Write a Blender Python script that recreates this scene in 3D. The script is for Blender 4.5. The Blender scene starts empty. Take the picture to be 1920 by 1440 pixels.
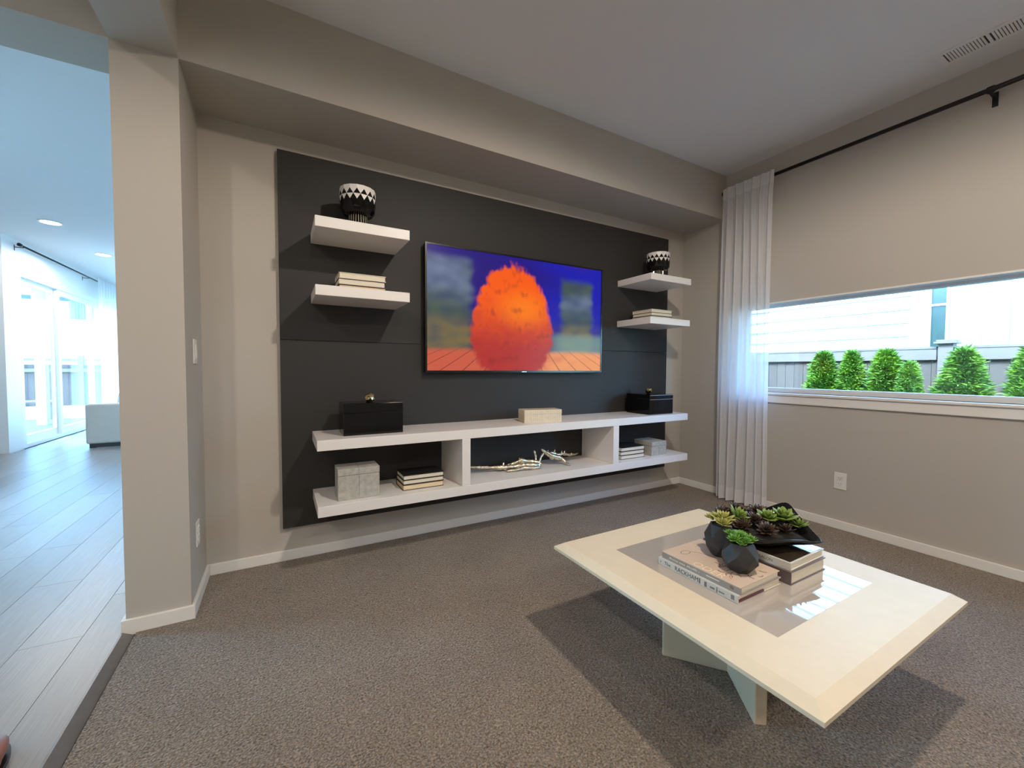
import bpy, bmesh, math, random
from mathutils import Vector, Matrix
random.seed(7)
S = bpy.context.scene
C = S.collection

# ------------------------------------------------------------------ camera
CAM = Vector((0.3557, -2.6167, 1.0883))
RX, RY, RZ = -0.0366, 0.0045, -0.5128          # pitch, roll, yaw
fw = Vector((-math.sin(RZ)*math.cos(RX), math.cos(RZ)*math.cos(RX), math.sin(RX)))
r0 = Vector((math.cos(RZ), math.sin(RZ), 0)); u0 = r0.cross(fw)
rr = r0*math.cos(RY) + u0*math.sin(RY); uu = -r0*math.sin(RY) + u0*math.cos(RY)
cd = bpy.data.cameras.new('camera'); cam = bpy.data.objects.new('camera', cd); C.objects.link(cam)
cam.matrix_world = Matrix(((rr.x, uu.x, -fw.x, CAM.x), (rr.y, uu.y, -fw.y, CAM.y), (rr.z, uu.z, -fw.z, CAM.z), (0, 0, 0, 1)))
cd.sensor_width = 36; cd.lens = 767.07/1920*36; cd.clip_start = .02; cd.clip_end = 200
S.camera = cam

# ------------------------------------------------------------------ world, sun, exposure
W = bpy.data.worlds.new('World'); S.world = W; W.use_nodes = True
wn = W.node_tree.nodes; wl = W.node_tree.links
wbg = wn['Background']
sky = wn.new('ShaderNodeTexSky'); sky.sky_type = 'NISHITA'; sky.sun_disc = False
sky.sun_elevation = math.radians(52); sky.sun_rotation = math.radians(280); sky.air_density = 1.0; sky.dust_density = 1.5
wm = wn.new('ShaderNodeMix'); wm.data_type = 'RGBA'; wm.blend_type = 'MULTIPLY'; wm.inputs[0].default_value = 1
wm.inputs[7].default_value = (.60, .96, 1.26, 1)
wl.new(sky.outputs[0], wm.inputs[6]); wl.new(wm.outputs[2], wbg.inputs[0]); wbg.inputs[1].default_value = 4.0
sd = bpy.data.lights.new('sun', 'SUN'); sun = bpy.data.objects.new('sun', sd); C.objects.link(sun)
sd.energy = 8.0; sd.angle = math.radians(.6); sd.color = (.88, .96, 1.0)
sun.rotation_euler = Vector((.55, .25, -.79)).to_track_quat('-Z', 'Y').to_euler()
S.view_settings.view_transform = 'Standard'; S.view_settings.look = 'None'
S.view_settings.gamma = 1; S.view_settings.use_curve_mapping = False; S.view_settings.exposure = 0.0
S.cycles.max_bounces = 10; S.cycles.diffuse_bounces = 6; S.cycles.glossy_bounces = 4
S.cycles.transmission_bounces = 6; S.cycles.transparent_max_bounces = 12
S.cycles.caustics_reflective = False; S.cycles.caustics_refractive = False
S.cycles.sample_clamp_indirect = 6.0; S.cycles.use_denoising = True

# ------------------------------------------------------------------ materials
def lin(r, g, b):
    f = lambda c: c/12.92 if c <= .04045 else ((c+.055)/1.055)**2.4
    return (f(r/255), f(g/255), f(b/255), 1)
def pr(name, col, rough=.5, metal=0, coat=0, spec=.5, noise=0, nscale=20, bump=0, bscale=200, col2=None, detail=3, stretch=None, objrand=0):
    m = bpy.data.materials.new(name); m.use_nodes = True
    n = m.node_tree.nodes; l = m.node_tree.links; p = n['Principled BSDF']
    col = tuple(col)[:3]+(1,)
    p.inputs['Base Color'].default_value = col; p.inputs['Roughness'].default_value = rough
    p.inputs['Metallic'].default_value = metal; p.inputs['Coat Weight'].default_value = coat
    p.inputs['Specular IOR Level'].default_value = spec
    tc = n.new('ShaderNodeTexCoord'); src = tc.outputs['Object']
    if stretch:
        mp = n.new('ShaderNodeMapping'); mp.inputs['Scale'].default_value = stretch; l.new(src, mp.inputs[0]); src = mp.outputs[0]
    if noise or col2:
        t = n.new('ShaderNodeTexNoise'); t.inputs['Scale'].default_value = nscale; t.inputs['Detail'].default_value = detail
        l.new(src, t.inputs['Vector'])
        rp = n.new('ShaderNodeValToRGB')
        c2 = (tuple(col2)[:3]+(1,)) if col2 else tuple(c*(1-noise) for c in col[:3])+(1,)
        rp.color_ramp.elements[0].position = .35; rp.color_ramp.elements[1].position = .65
        rp.color_ramp.elements[0].color = c2; rp.color_ramp.elements[1].color = col
        l.new(t.outputs['Fac'], rp.inputs[0]); cs = rp.outputs[0]
        if objrand:
            oi = n.new('ShaderNodeObjectInfo'); mr = n.new('ShaderNodeMapRange')
            mr.inputs[3].default_value = 1-objrand; mr.inputs[4].default_value = 1+objrand
            l.new(oi.outputs['Random'], mr.inputs[0]); hs = n.new('ShaderNodeHueSaturation')
            l.new(mr.outputs[0], hs.inputs['Value']); l.new(cs, hs.inputs['Color']); cs = hs.outputs[0]
        l.new(cs, p.inputs['Base Color'])
    if bump:
        t2 = n.new('ShaderNodeTexNoise'); t2.inputs['Scale'].default_value = bscale; t2.inputs['Detail'].default_value = 2
        l.new(src, t2.inputs['Vector'])
        b = n.new('ShaderNodeBump'); b.inputs['Strength'].default_value = bump; b.inputs['Distance'].default_value = .004
        l.new(t2.outputs['Fac'], b.inputs['Height']); l.new(b.outputs[0], p.inputs['Normal'])
    return m
def emis(name, col, s):
    m = bpy.data.materials.new(name); m.use_nodes = True; n = m.node_tree.nodes; l = m.node_tree.links
    e = n.new('ShaderNodeEmission'); e.inputs[0].default_value = tuple(col)[:3]+(1,); e.inputs[1].default_value = s
    l.new(e.outputs[0], n['Material Output'].inputs[0]); return m
def glassmat(name, tint=(.93, .98, .97)):
    m = bpy.data.materials.new(name); m.use_nodes = True; n = m.node_tree.nodes; l = m.node_tree.links
    t = n.new('ShaderNodeBsdfTransparent'); t.inputs[0].default_value = tint+(1,)
    g = n.new('ShaderNodeBsdfGlossy'); g.inputs['Roughness'].default_value = .02
    lw = n.new('ShaderNodeLayerWeight'); lw.inputs[0].default_value = .5
    pw = n.new('ShaderNodeMath'); pw.operation = 'POWER'; pw.inputs[1].default_value = 5; l.new(lw.outputs['Facing'], pw.inputs[0])
    f = n.new('ShaderNodeMath'); f.operation = 'MULTIPLY_ADD'; f.inputs[1].default_value = .9; f.inputs[2].default_value = .03; l.new(pw.outputs[0], f.inputs[0])
    mx = n.new('ShaderNodeMixShader'); l.new(f.outputs[0], mx.inputs[0]); l.new(t.outputs[0], mx.inputs[1]); l.new(g.outputs[0], mx.inputs[2])
    l.new(mx.outputs[0], n['Material Output'].inputs[0]); return m
def sheer(name, col, trl=.45, trs=.22):
    m = bpy.data.materials.new(name); m.use_nodes = True; n = m.node_tree.nodes; l = m.node_tree.links
    d = n.new('ShaderNodeBsdfDiffuse'); d.inputs[0].default_value = col
    t = n.new('ShaderNodeBsdfTranslucent'); t.inputs[0].default_value = col
    a = n.new('ShaderNodeMixShader'); a.inputs[0].default_value = trl; l.new(d.outputs[0], a.inputs[1]); l.new(t.outputs[0], a.inputs[2])
    tp = n.new('ShaderNodeBsdfTransparent'); b = n.new('ShaderNodeMixShader')
    tc = n.new('ShaderNodeTexCoord'); wv = n.new('ShaderNodeTexNoise'); wv.inputs['Scale'].default_value = 400
    l.new(tc.outputs['Object'], wv.inputs['Vector'])
    mr = n.new('ShaderNodeMapRange'); mr.inputs[3].default_value = trs*.6; mr.inputs[4].default_value = trs*1.4
    l.new(wv.outputs['Fac'], mr.inputs[0]); l.new(mr.outputs[0], b.inputs[0])
    l.new(a.outputs[0], b.inputs[1]); l.new(tp.outputs[0], b.inputs[2]); l.new(b.outputs[0], n['Material Output'].inputs[0]); return m
def carpetmat():
    m = bpy.data.materials.new('carpet_pile'); m.use_nodes = True; n = m.node_tree.nodes; l = m.node_tree.links; p = n['Principled BSDF']
    p.inputs['Roughness'].default_value = .95; p.inputs['Specular IOR Level'].default_value = .1
    p.inputs['Sheen Weight'].default_value = .25; p.inputs['Sheen Roughness'].default_value = .4
    tc = n.new('ShaderNodeTexCoord')
    nz = n.new('ShaderNodeTexNoise'); nz.inputs['Scale'].default_value = 45; nz.inputs['Detail'].default_value = 1
    l.new(tc.outputs['Object'], nz.inputs['Vector'])
    ad = n.new('ShaderNodeMix'); ad.data_type = 'RGBA'; ad.blend_type = 'ADD'; ad.inputs[0].default_value = .012
    l.new(tc.outputs['Object'], ad.inputs[6]); l.new(nz.outputs['Color'], ad.inputs[7])
    v = n.new('ShaderNodeTexVoronoi'); v.inputs['Scale'].default_value = 110; l.new(ad.outputs[2], v.inputs['Vector'])
    t = n.new('ShaderNodeTexNoise'); t.inputs['Scale'].default_value = 165; t.inputs['Detail'].default_value = 3; l.new(ad.outputs[2], t.inputs['Vector'])
    rp = n.new('ShaderNodeValToRGB'); e = rp.color_ramp.elements
    e[0].position = .30; e[0].color = (.096, .071, .051, 1); e[1].position = .72; e[1].color = (.47, .375, .285, 1)
    k = e.new(.5); k.color = (.245, .19, .141, 1)
    l.new(t.outputs['Fac'], rp.inputs[0])
    big = n.new('ShaderNodeTexNoise'); big.inputs['Scale'].default_value = 2.5; l.new(tc.outputs['Object'], big.inputs['Vector'])
    mr = n.new('ShaderNodeMapRange'); mr.inputs[1].default_value = .3; mr.inputs[2].default_value = .7; mr.inputs[3].default_value = .9; mr.inputs[4].default_value = 1.08
    l.new(big.outputs['Fac'], mr.inputs[0])
    hs = n.new('ShaderNodeHueSaturation'); l.new(rp.outputs[0], hs.inputs['Color']); l.new(mr.outputs[0], hs.inputs['Value'])
    l.new(hs.outputs[0], p.inputs['Base Color'])
    inv = n.new('ShaderNodeMath'); inv.operation = 'MULTIPLY_ADD'; inv.inputs[1].default_value = -.8
    l.new(v.outputs['Distance'], inv.inputs[0]); l.new(t.outputs['Fac'], inv.inputs[2])
    b = n.new('ShaderNodeBump'); b.inputs['Strength'].default_value = 1.0; b.inputs['Distance'].default_value = .010
    l.new(inv.outputs[0], b.inputs['Height']); l.new(b.outputs[0], p.inputs['Normal'])
    return m
M = {}
M['wall'] = pr('greige_paint', (.49, .455, .405), .75, bump=.06, bscale=260, spec=.25)
M['ceil'] = pr('ceiling_paint', (.78, .785, .78), .85, bump=.10, bscale=180, spec=.2)
M['whitewall'] = pr('white_wall_paint', (.80, .80, .79), .8, bump=.06, bscale=200, spec=.2)
M['trim'] = pr('white_trim_paint', (.80, .775, .735), .4, spec=.4)
M['white'] = pr('white_lacquer', (.80, .76, .73), .35, spec=.4)
M['panel'] = pr('charcoal_paint', (.036, .034, .0325), .55, bump=.03, bscale=300, spec=.22)
M['carpet'] = carpetmat()
M['wood'] = pr('grey_oak_plank', (.30, .275, .255), .33, spec=.7, col2=(.215, .198, .185), nscale=9, detail=5, stretch=(9, .7, 1), bump=.05, bscale=60, objrand=.14)
M['woodbase'] = pr('wood_joint', (.05, .045, .04), .6, noise=.2)
M['strip'] = pr('floor_transition', (.20, .185, .18), .35, metal=.4, noise=.1)
M['black'] = pr('black_lacquer', (.004, .004, .0045), .05, spec=.35, coat=0, noise=.1)
M['bezel'] = pr('black_plastic', (.008, .008, .009), .22, noise=.1)
M['silver'] = pr('silver_leaf', (.86, .76, .58), .3, metal=1, noise=.35, nscale=60, bump=.5, bscale=90)
M['gold'] = pr('brass_gold', (.83, .66, .36), .16, metal=1, noise=.2, nscale=30)
M['chrome'] = pr('chrome_line', (.75, .75, .76), .2, metal=1, noise=.05)
M['shagreen'] = pr('grey_shagreen', (.47, .45, .39), .55, col2=(.36, .345, .30), nscale=45, detail=6, bump=.25, bscale=90)
M['shagline'] = pr('box_seam', (.22, .21, .18), .7, noise=.1)
M['ivory'] = pr('ivory_bone', (.86, .77, .60), .45, noise=.08, nscale=40)
M['bone'] = pr('bone_groove', (.50, .43, .31), .6, noise=.1)
M['pages'] = pr('book_pages', (.78, .71, .57), .8, noise=.12, nscale=12, stretch=(1, 1, 60))
M['pages2'] = pr('tan_book_pages', (.80, .62, .40), .8, noise=.12, nscale=12, stretch=(1, 1, 60))
M['bookblack'] = pr('black_book_cloth', (.012, .011, .012), .45, noise=.2)
M['bookcream'] = pr('cream_book_cloth', (.74, .66, .52), .6, noise=.06)
M['bookbrown'] = pr('dark_brown_book_cloth', (.05, .03, .02), .55, noise=.2)
M['rodblack'] = pr('black_iron', (.012, .011, .011), .4, metal=.3, noise=.1)
M['plastic'] = pr('white_plastic', (.80, .78, .75), .35, noise=.03)
M['slot'] = pr('dark_slot', (.03, .03, .03), .6, noise=.1)
M['vent'] = pr('white_enamel', (.82, .82, .80), .4, noise=.03)
M['table'] = pr('cream_lacquer', (.71, .61, .45), .38, spec=.4, noise=.03)
M['tableglass'] = pr('taupe_back_painted_glass', (.44, .385, .335), .015, spec=.75, coat=1, noise=.02)
M['tableleg'] = pr('cream_leg_lacquer', (.58, .47, .33), .4, noise=.03)
M['sheer'] = sheer('sheer_voile', (.88, .88, .90, 1), .45, .17)
M['sheerhem'] = sheer('sheer_voile_hem', (.88, .87, .88, 1), .4, .06)
M['sheer2'] = sheer('white_voile', (.9, .92, .92, 1), .6, .25)
M['glass'] = glassmat('window_glass')
M['vinyl'] = pr('white_vinyl', (.82, .84, .85), .4, noise=.02)
M['sofa'] = pr('oatmeal_linen', (.62, .60, .55), .9, noise=.12, nscale=150, bump=.3, bscale=300)
M['pillow'] = pr('grey_cushion', (.34, .32, .32), .9, noise=.15, nscale=90)
M['dark'] = pr('dark_wood_leg', (.02, .018, .016), .5, noise=.2)
M['lampglow'] = emis('lamp_lens', (1.0, .90, .76), 14)
M['lamptrim'] = pr('lamp_trim', (.8, .8, .78), .4, noise=.02)
M['pot'] = pr('black_matte_ceramic', (.024, .023, .023), .55, noise=.25, nscale=30, spec=.45)
M['bowlglaze'] = pr('black_metal_bowl', (.012, .012, .013), .22, metal=.35, noise=.2)
M['soil'] = pr('dark_moss', (.02, .018, .012), .9, noise=.4, nscale=80)
M['leafyel'] = pr('yellow_green_leaf', (.42, .40, .09), .5, col2=(.24, .23, .05), nscale=25)
M['leafgrn'] = pr('fresh_green_leaf', (.17, .36, .045), .45, col2=(.07, .19, .02), nscale=25)
M['leafolive'] = pr('olive_leaf', (.19, .28, .045), .4, col2=(.10, .15, .025), nscale=25)
M['leafdark'] = pr('burgundy_leaf', (.06, .028, .022), .4, col2=(.03, .022, .012), nscale=25)
M['covertan'] = pr('tan_photo_cover', (.60, .46, .35), .35, col2=(.55, .42, .32), nscale=6)
M['spinegrey'] = pr('warm_grey_spine', (.27, .235, .205), .4, noise=.1)
M['spineblot'] = pr('mottled_spine', (.55, .51, .45), .45, noise=.1)
M['ink'] = pr('dark_ink', (.05, .042, .035), .6, noise=.1)
M['inkpale'] = pr('pale_ink', (.72, .62, .48), .6, noise=.05)
M['inksand'] = pr('sand_ink', (.80, .63, .45), .6, noise=.05)
M['inkbrown'] = pr('brown_ink', (.22, .12, .075), .6, noise=.3, nscale=60)
M['inkmauve'] = pr('mauve_ink', (.20, .165, .16), .6, noise=.3, nscale=60)
M['coverdark'] = pr('glossy_dark_cover', (.018, .015, .013), .06, coat=.8, col2=(.05, .035, .022), nscale=10)
M['spinemauve'] = pr('mauve_brown_spine', (.13, .10, .10), .45, noise=.1)
M['coverlight'] = pr('pale_grey_jacket', (.62, .585, .52), .35, noise=.05)
M['maroon'] = pr('maroon_endpaper', (.10, .02, .02), .5, noise=.1)
M['shrub'] = pr('arborvitae_leaf', (.15, .27, .012), .6, col2=(.05, .14, .012), nscale=6)
M['bark'] = pr('bark', (.10, .07, .05), .9, noise=.3)
M['fence'] = pr('weathered_fence', (.118, .084, .066), .85, col2=(.088, .062, .05), nscale=10, stretch=(6, 6, .6), objrand=.12)
M['fencerail'] = pr('fence_rail', (.17, .13, .108), .85, noise=.12, nscale=8)
M['siding'] = pr('white_siding', (.66, .66, .65), .6, noise=.03)
M['housetrim'] = pr('white_house_trim', (.62, .62, .61), .6, noise=.02)
M['roof'] = pr('dark_shingle', (.10, .10, .11), .9, noise=.3)
M['hglass'] = pr('dark_house_glass', (.022, .040, .034), .25, coat=0, noise=.2, nscale=3)
M['hcurtain'] = pr('neighbour_curtain', (.20, .215, .215), .9, noise=.1, nscale=8, stretch=(1, 6, .1))
M['ground'] = pr('gravel_ground', (.20, .19, .16), .95, noise=.3, nscale=30)
M['patio'] = pr('pale_concrete', (.55, .54, .52), .8, noise=.08, nscale=10)
M['extwall'] = pr('exterior_stucco', (.6, .58, .55), .9, noise=.05)
M['skin'] = pr('reddish_brown_leather', (.33, .12, .07), .5, noise=.15)

# ------------------------------------------------------------------ mesh helpers
def link(name, me, mat, parent=None, smooth=False):
    o = bpy.data.objects.new(name, me); C.objects.link(o)
    if mat is not None:
        for m in (mat if isinstance(mat, (list, tuple)) else [mat]): me.materials.append(M[m] if isinstance(m, str) else m)
    if smooth:
        for p in me.polygons: p.use_smooth = True
    if parent is not None: o.parent = parent
    return o
def fin(bm, name):
    bmesh.ops.recalc_face_normals(bm, faces=bm.faces[:])
    me = bpy.data.meshes.new(name); bm.to_mesh(me); bm.free(); return me
def bbox(bm, x0, x1, y0, y1, z0, z1, bev=0, mi=0):
    vs = [bm.verts.new((x, y, z)) for z in (z0, z1) for y in (y0, y1) for x in (x0, x1)]
    fs = [bm.faces.new([vs[i] for i in q]) for q in ((0, 2, 3, 1), (4, 5, 7, 6), (0, 1, 5, 4), (2, 6, 7, 3), (0, 4, 6, 2), (1, 3, 7, 5))]
    for f in fs: f.material_index = mi
    if bev:
        es = list({e for f in fs for e in f.edges})
        bmesh.ops.bevel(bm, geom=es, offset=bev, segments=2, affect='EDGES', profile=.5)
def box(name, x0, x1, y0, y1, z0, z1, mat, parent=None, bev=0):
    bm = bmesh.new(); bbox(bm, x0, x1, y0, y1, z0, z1, bev); return link(name, fin(bm, name), mat, parent)
def boxes(name, lst, mat, parent=None, bev=0):
    bm = bmesh.new()
    for b in lst: bbox(bm, *b, bev=bev)
    return link(name, fin(bm, name), mat, parent)
def rings(bm, rs, close=True, cap0=True, cap1=True, mi=0):
    vs = [[bm.verts.new(p) for p in r] for r in rs]; n = len(rs[0])
    for a, b in zip(vs, vs[1:]):
        for i in range(n if close else n-1):
            f = bm.faces.new((a[i], a[(i+1) % n], b[(i+1) % n], b[i])); f.material_index = mi
    if cap0: bm.faces.new(vs[0][::-1]).material_index = mi
    if cap1: bm.faces.new(vs[-1]).material_index = mi
    return vs
def circ(r, z, n, cx=0, cy=0, ph=0): return [(cx+r*math.cos(2*math.pi*(i+ph)/n), cy+r*math.sin(2*math.pi*(i+ph)/n), z) for i in range(n)]
def lathe(name, prof, mat, parent=None, n=40, smooth=True, cx=0, cy=0, cap0=True, cap1=True):
    bm = bmesh.new(); rings(bm, [circ(r, z, n, cx, cy) for r, z in prof], cap0=cap0, cap1=cap1)
    return link(name, fin(bm, name), mat, parent, smooth)
def tube(bm, pts, rad, n=8, jit=0, mi=0):
    pts = [Vector(p) for p in pts]
    if not isinstance(rad, (list, tuple)): rad = [rad]*len(pts)
    rs = []; ref = None
    for i, p in enumerate(pts):
        d = (pts[min(i+1, len(pts)-1)]-pts[max(i-1, 0)]).normalized()
        a = d.orthogonal().normalized() if ref is None else (ref-d*ref.dot(d)).normalized()
        ref = a; b = d.cross(a)
        rs.append([p+(a*math.cos(2*math.pi*k/n)+b*math.sin(2*math.pi*k/n))*rad[i]*(1+random.uniform(-jit, jit)) for k in range(n)])
    rings(bm, rs, mi=mi)
def tubeobj(name, pts, rad, mat, parent=None, n=12, smooth=True):
    bm = bmesh.new(); tube(bm, pts, rad, n); return link(name, fin(bm, name), mat, parent, smooth)
def thing(name, label, cat, loc=(0, 0, 0), rz=0, group=None):
    o = bpy.data.objects.new(name, None); o.empty_display_size = .05; C.objects.link(o)
    o.location = loc; o.rotation_euler = (0, 0, rz); tag(o, label, cat, group); return o
def tag(o, label, cat, group=None):
    o['label'] = label; o['category'] = cat
    if group: o['group'] = group
    return o
def struct(o, label=None):
    o['kind'] = 'structure'
    if label: o['label'] = label
    return o
def sempty(name, label=None):
    o = bpy.data.objects.new(name, None); C.objects.link(o); return struct(o, label)
def copyobj(o, parent=None, loc=None, rot=None, scale=None):
    c = o.copy(); C.objects.link(c)
    if parent is not None: c.parent = parent
    if loc is not None: c.location = loc
    if rot is not None: c.rotation_euler = rot
    if scale is not None: c.scale = scale
    return c
def text(name, s, size, mat, parent, loc, rot, ext=.0003, sx=1, align='LEFT'):
    cu = bpy.data.curves.new(name, 'FONT'); cu.body = s; cu.size = size; cu.extrude = ext; cu.align_x = align; cu.align_y = 'CENTER'
    o = bpy.data.objects.new(name, cu); C.objects.link(o); bpy.context.view_layer.update()
    me = bpy.data.meshes.new_from_object(o.evaluated_get(bpy.context.evaluated_depsgraph_get()))
    bpy.data.objects.remove(o); me.materials.clear()
    t = link(name, me, mat, parent); t.location = loc; t.rotation_euler = rot; t.scale = (sx, 1, 1); return t

# ------------------------------------------------------------------ the setting
XR, D, ZS, ZC, CW = 3.6846, .415, 2.369, 2.74, .214     # right wall, column depth, soffit height, ceiling, column width
YB, XL, YF = -5.6, -2.64, 9.6; HDY = -.15                            # wall behind the camera, door wall, far wall of the great room
struct(box('floor', -.180, XR+.1, YB, .0, -.06, 0, 'carpet'), 'grey brown cut pile carpet')
struct(box('ceiling', 0, XR+.15, YB-.1, 0, ZC, ZC+.12, 'ceil'), 'flat painted ceiling of the media room')
# window wall with its long low window
WY0, WY1, WZ0, WZ1 = -.55, -3.05, .915, 1.615
struct(boxes('wall_right', [(XR, XR+.15, YB, .15, -.1, WZ0), (XR, XR+.15, YB, .15, WZ1, ZC), (XR, XR+.15, WY0, .15, WZ0, WZ1), (XR, XR+.15, YB, WY1, WZ0, WZ1)], 'wall'), 'greige wall with the long window')
struct(box('wall_back', -CW, XR, 0, .14, -.05, ZC+.1, 'wall'), 'greige wall behind the charcoal panel')
struct(box('wall_left', -CW, 0, -D, 0, -.05, ZC, 'wall'), 'greige wall end beside the opening')
struct(box('wall_front', XL-.1, XR+.15, YB-.12, YB, -.05, ZC, 'wall'))
struct(box('ceiling_soffit', 0, XR, -D, 0, ZS, ZC, 'wall'), 'dropped soffit over the media wall')
struct(box('ceiling_beam', -CW, 0, YB, -D, ZS, ZC+.1, 'wall'), 'beam over the opening to the hall')
struct(boxes('ceiling_hall', [(XL-.1, -CW, YB, -D, ZC, ZC+.12)], 'ceil'), 'flat ceiling of the hall')
struct(box('wall_header', XL-.1, -CW, -D, HDY, ZS, ZC+.1, 'wall'), 'header between hall and great room')
struct(box('ceiling_great_room', XL-.1, 2.6, HDY, YF+.1, ZC, ZC+.12, 'whitewall'), 'flat ceiling of the great room')
HW0, HW1 = .5, 2.3
struct(boxes('wall_hall', [(XL-.14, XL-.02, YB, HW0, -.05, ZC), (XL-.14, XL-.02, HW1, 2.6, -.05, ZC), (XL-.14, XL-.02, HW0, HW1, 2.45, ZC), (XL-.14, XL-.02, HW0, HW1, -.05, .06)], 'whitewall'))
w4 = sempty('added_window_4', 'added unseen tall glazing that lets daylight onto the hall floor')  # invented glazing out of view, added to light the hall floor
boxes('window_frame', [(XL-.1, XL-.05, HW0, HW1, .06, .12), (XL-.1, XL-.05, HW0, HW1, 2.39, 2.45)]+[(XL-.1, XL-.05, y, y+.06, .12, 2.39) for y in (HW0, 1.37, HW1-.06)], 'vinyl', w4)
for a, b in ((HW0+.06, 1.37), (1.43, HW1-.06)): box('pane', XL-.08, XL-.074, a, b, .12, 2.39, 'glass', w4)
# great room: pier, door wall, far wall, inner wall
DY0, DY1, DZ1 = 5.27, 9.2, 2.36
struct(boxes('wall_door_side', [(XL-.14, XL, 4.93, DY0, -.05, ZC), (XL-.14, XL, DY1, YF, -.05, ZC), (XL-.14, XL, DY0, DY1, DZ1, ZC)], 'whitewall'), 'white wall round the sliding door')
struct(boxes('wall_alcove', [(-4.3, XL-.14, 4.93, 5.07, -.05, ZC), (-4.3, -4.2, 2.5, 4.93, -.05, ZC), (-4.3, XL-.14, 2.5, 2.6, -.05, ZC), (-4.3, XL-.1, 2.5, 5.07, ZC, ZC+.12)], 'whitewall'))
struct(boxes('wall_far', [(XL-.1, 2.6, YF, YF+.14, 2.55, ZC), (XL-.1, -2.4, YF, YF+.14, -.05, 2.55), (2.3, 2.6, YF, YF+.14, -.05, 2.55), (-2.4, 2.3, YF, YF+.14, -.05, .1)], 'whitewall'))
struct(boxes('wall_inner', [(2.5, 2.6, .14, YF, 2.5, ZC), (2.5, 2.6, .14, YF, -.05, .4), (2.5, 2.6, .14, 1.2, .4, 2.5), (2.5, 2.6, 9.0, YF, .4, 2.5)], 'whitewall'))
struct(box('roof', -4.5, XR+.2, YB-.5, YF+.5, ZC+.14, ZC+.3, 'extwall'))  # unseen slab put in to block the sun; overhangs sized for the light
# baseboards
HB, TB = .058, .014
struct(box('baseboard_back', TB, XR, -TB, 0, 0, HB, 'trim', bev=.003), 'white baseboard below the charcoal panel')
struct(box('baseboard_right', XR-TB, XR, YB, -TB, 0, HB, 'trim', bev=.003), 'white baseboard below the window')
struct(boxes('baseboard_left', [(-CW-TB, TB, -D-TB, -D, -.008, HB), (0, TB, -D, 0, -.008, HB), (-CW-TB, -CW, -D, .14, -.008, HB)], 'trim', bev=.003), 'white baseboard round the wall end')
bm = bmesh.new(); rings(bm, [[(-.228, y, -.02), (-.186, y, -.02), (-.186, y, -.008), (-.221, y, .010), (-.228, y, .010)] for y in (YB, -D-TB-.001)])
struct(link('trim_1', fin(bm, 'trim_1'), 'strip'), 'grey metal strip between carpet and wood floor')
# wood floor: every plank its own board
fl = struct(box('floor_wood', -4.3, 2.6, YB, YF, -.10, -.0092, 'woodbase'), 'grey oak plank floor')
bm = bmesh.new(); bbox(bm, 0, 1, 0, 1, -.012, 0); pm = fin(bm, 'plank'); pm.materials.append(M['wood'])
col = 0; xs = -.357
PW = .187
x = xs+PW*1
cols = [xs+PW*k for k in range(-13, 8)]
for x in cols:
    y = -3.0 if x < -.2 else .15
    x1 = x+PW
    if x < -.2: x1 = min(x1, -.228)
    off = {-1: 0}
    if abs(x-(xs-PW)) < .01: y = -.362-1.35*2
    else: y -= random.uniform(0, .9)
    y0 = y
    while y0 < YF:
        L = 1.35 if abs(x-(xs-PW)) < .01 else random.choice((1.1, 1.35, 1.35, 1.6))
        a, b = max(y0, -3.0 if x < -.2 else .15), min(y0+L, YF)
        if x < XL-.01: a, b = max(a, -3.0), min(b, 4.9)
        if b-a > .02:
            o = bpy.data.objects.new('plank', pm); C.objects.link(o); o.parent = fl
            o.location = (x+.0009, a+.001, .003); o.scale = (x1-x-.0018, b-a-.002, 1)
        y0 += L
# window 1 (right)
w1 = sempty('window_1', 'long low window in the greige wall')
gx = XR+.085
boxes('window_frame', [(gx, gx+.05, WY1, WY0, WZ0, WZ0+.035), (gx, gx+.05, WY1, WY0, WZ1-.03, WZ1), (gx, gx+.05, WY0-.035, WY0, WZ0+.035, WZ1-.03), (gx, gx+.05, WY1, WY1+.035, WZ0+.035, WZ1-.03)], 'vinyl', w1)
box('pane', gx+.022, gx+.028, WY1+.03, WY0-.03, WZ0+.03, WZ1-.025, 'glass', w1)
boxes('window_jamb', [(XR-.001, gx, WY1, WY0, WZ1-.012, WZ1-.0005), (XR-.001, gx, WY0-.012, WY0-.0005, WZ0, WZ1-.012), (XR-.001, gx, WY1+.0005, WY1+.012, WZ0, WZ1-.012)], 'trim', w1)
box('window_sill', XR-.028, gx, WY1-.04, WY0+.04, WZ0-.018, WZ0, 'trim', w1, bev=.004)
box('window_apron', XR-.016, XR, WY1-.03, WY0+.03, WZ0-.078, WZ0-.018, 'trim', w1, bev=.003)
# sliding door (great room)
d1 = sempty('door_1', 'white framed sliding glass door of the great room')
dx = XL-.06
boxes('door_frame', [(dx-.06, dx+.06, DY0, DY0+.07, 0, DZ1), (dx-.06, dx+.06, DY1-.07, DY1, 0, DZ1), (dx-.06, dx+.06, DY0+.07, DY1-.07, DZ1-.07, DZ1), (dx-.06, dx+.06, DY0+.07, DY1-.07, 0, .05)], 'vinyl', d1)
for k, (a, b) in enumerate(((DY0+.071, 6.44), (6.40, 7.77), (7.73, DY1-.071))):
    px = dx+(.021 if k % 2 else -.021)
    s = boxes('door_leaf', [(px-.02, px+.02, a, a+.075, .051, DZ1-.071), (px-.02, px+.02, b-.075, b, .051, DZ1-.071), (px-.02, px+.02, a+.075, b-.075, .051, .15), (px-.02, px+.02, a+.075, b-.075, DZ1-.15, DZ1-.071)], 'vinyl', d1)
    box('pane', px-.003, px+.003, a+.075, b-.075, .15, DZ1-.15, 'glass', s)
w3 = sempty('added_window_3', 'added unseen long side window that brightens the great room')  # invented window out of view, added so sky light fills the great room
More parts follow.
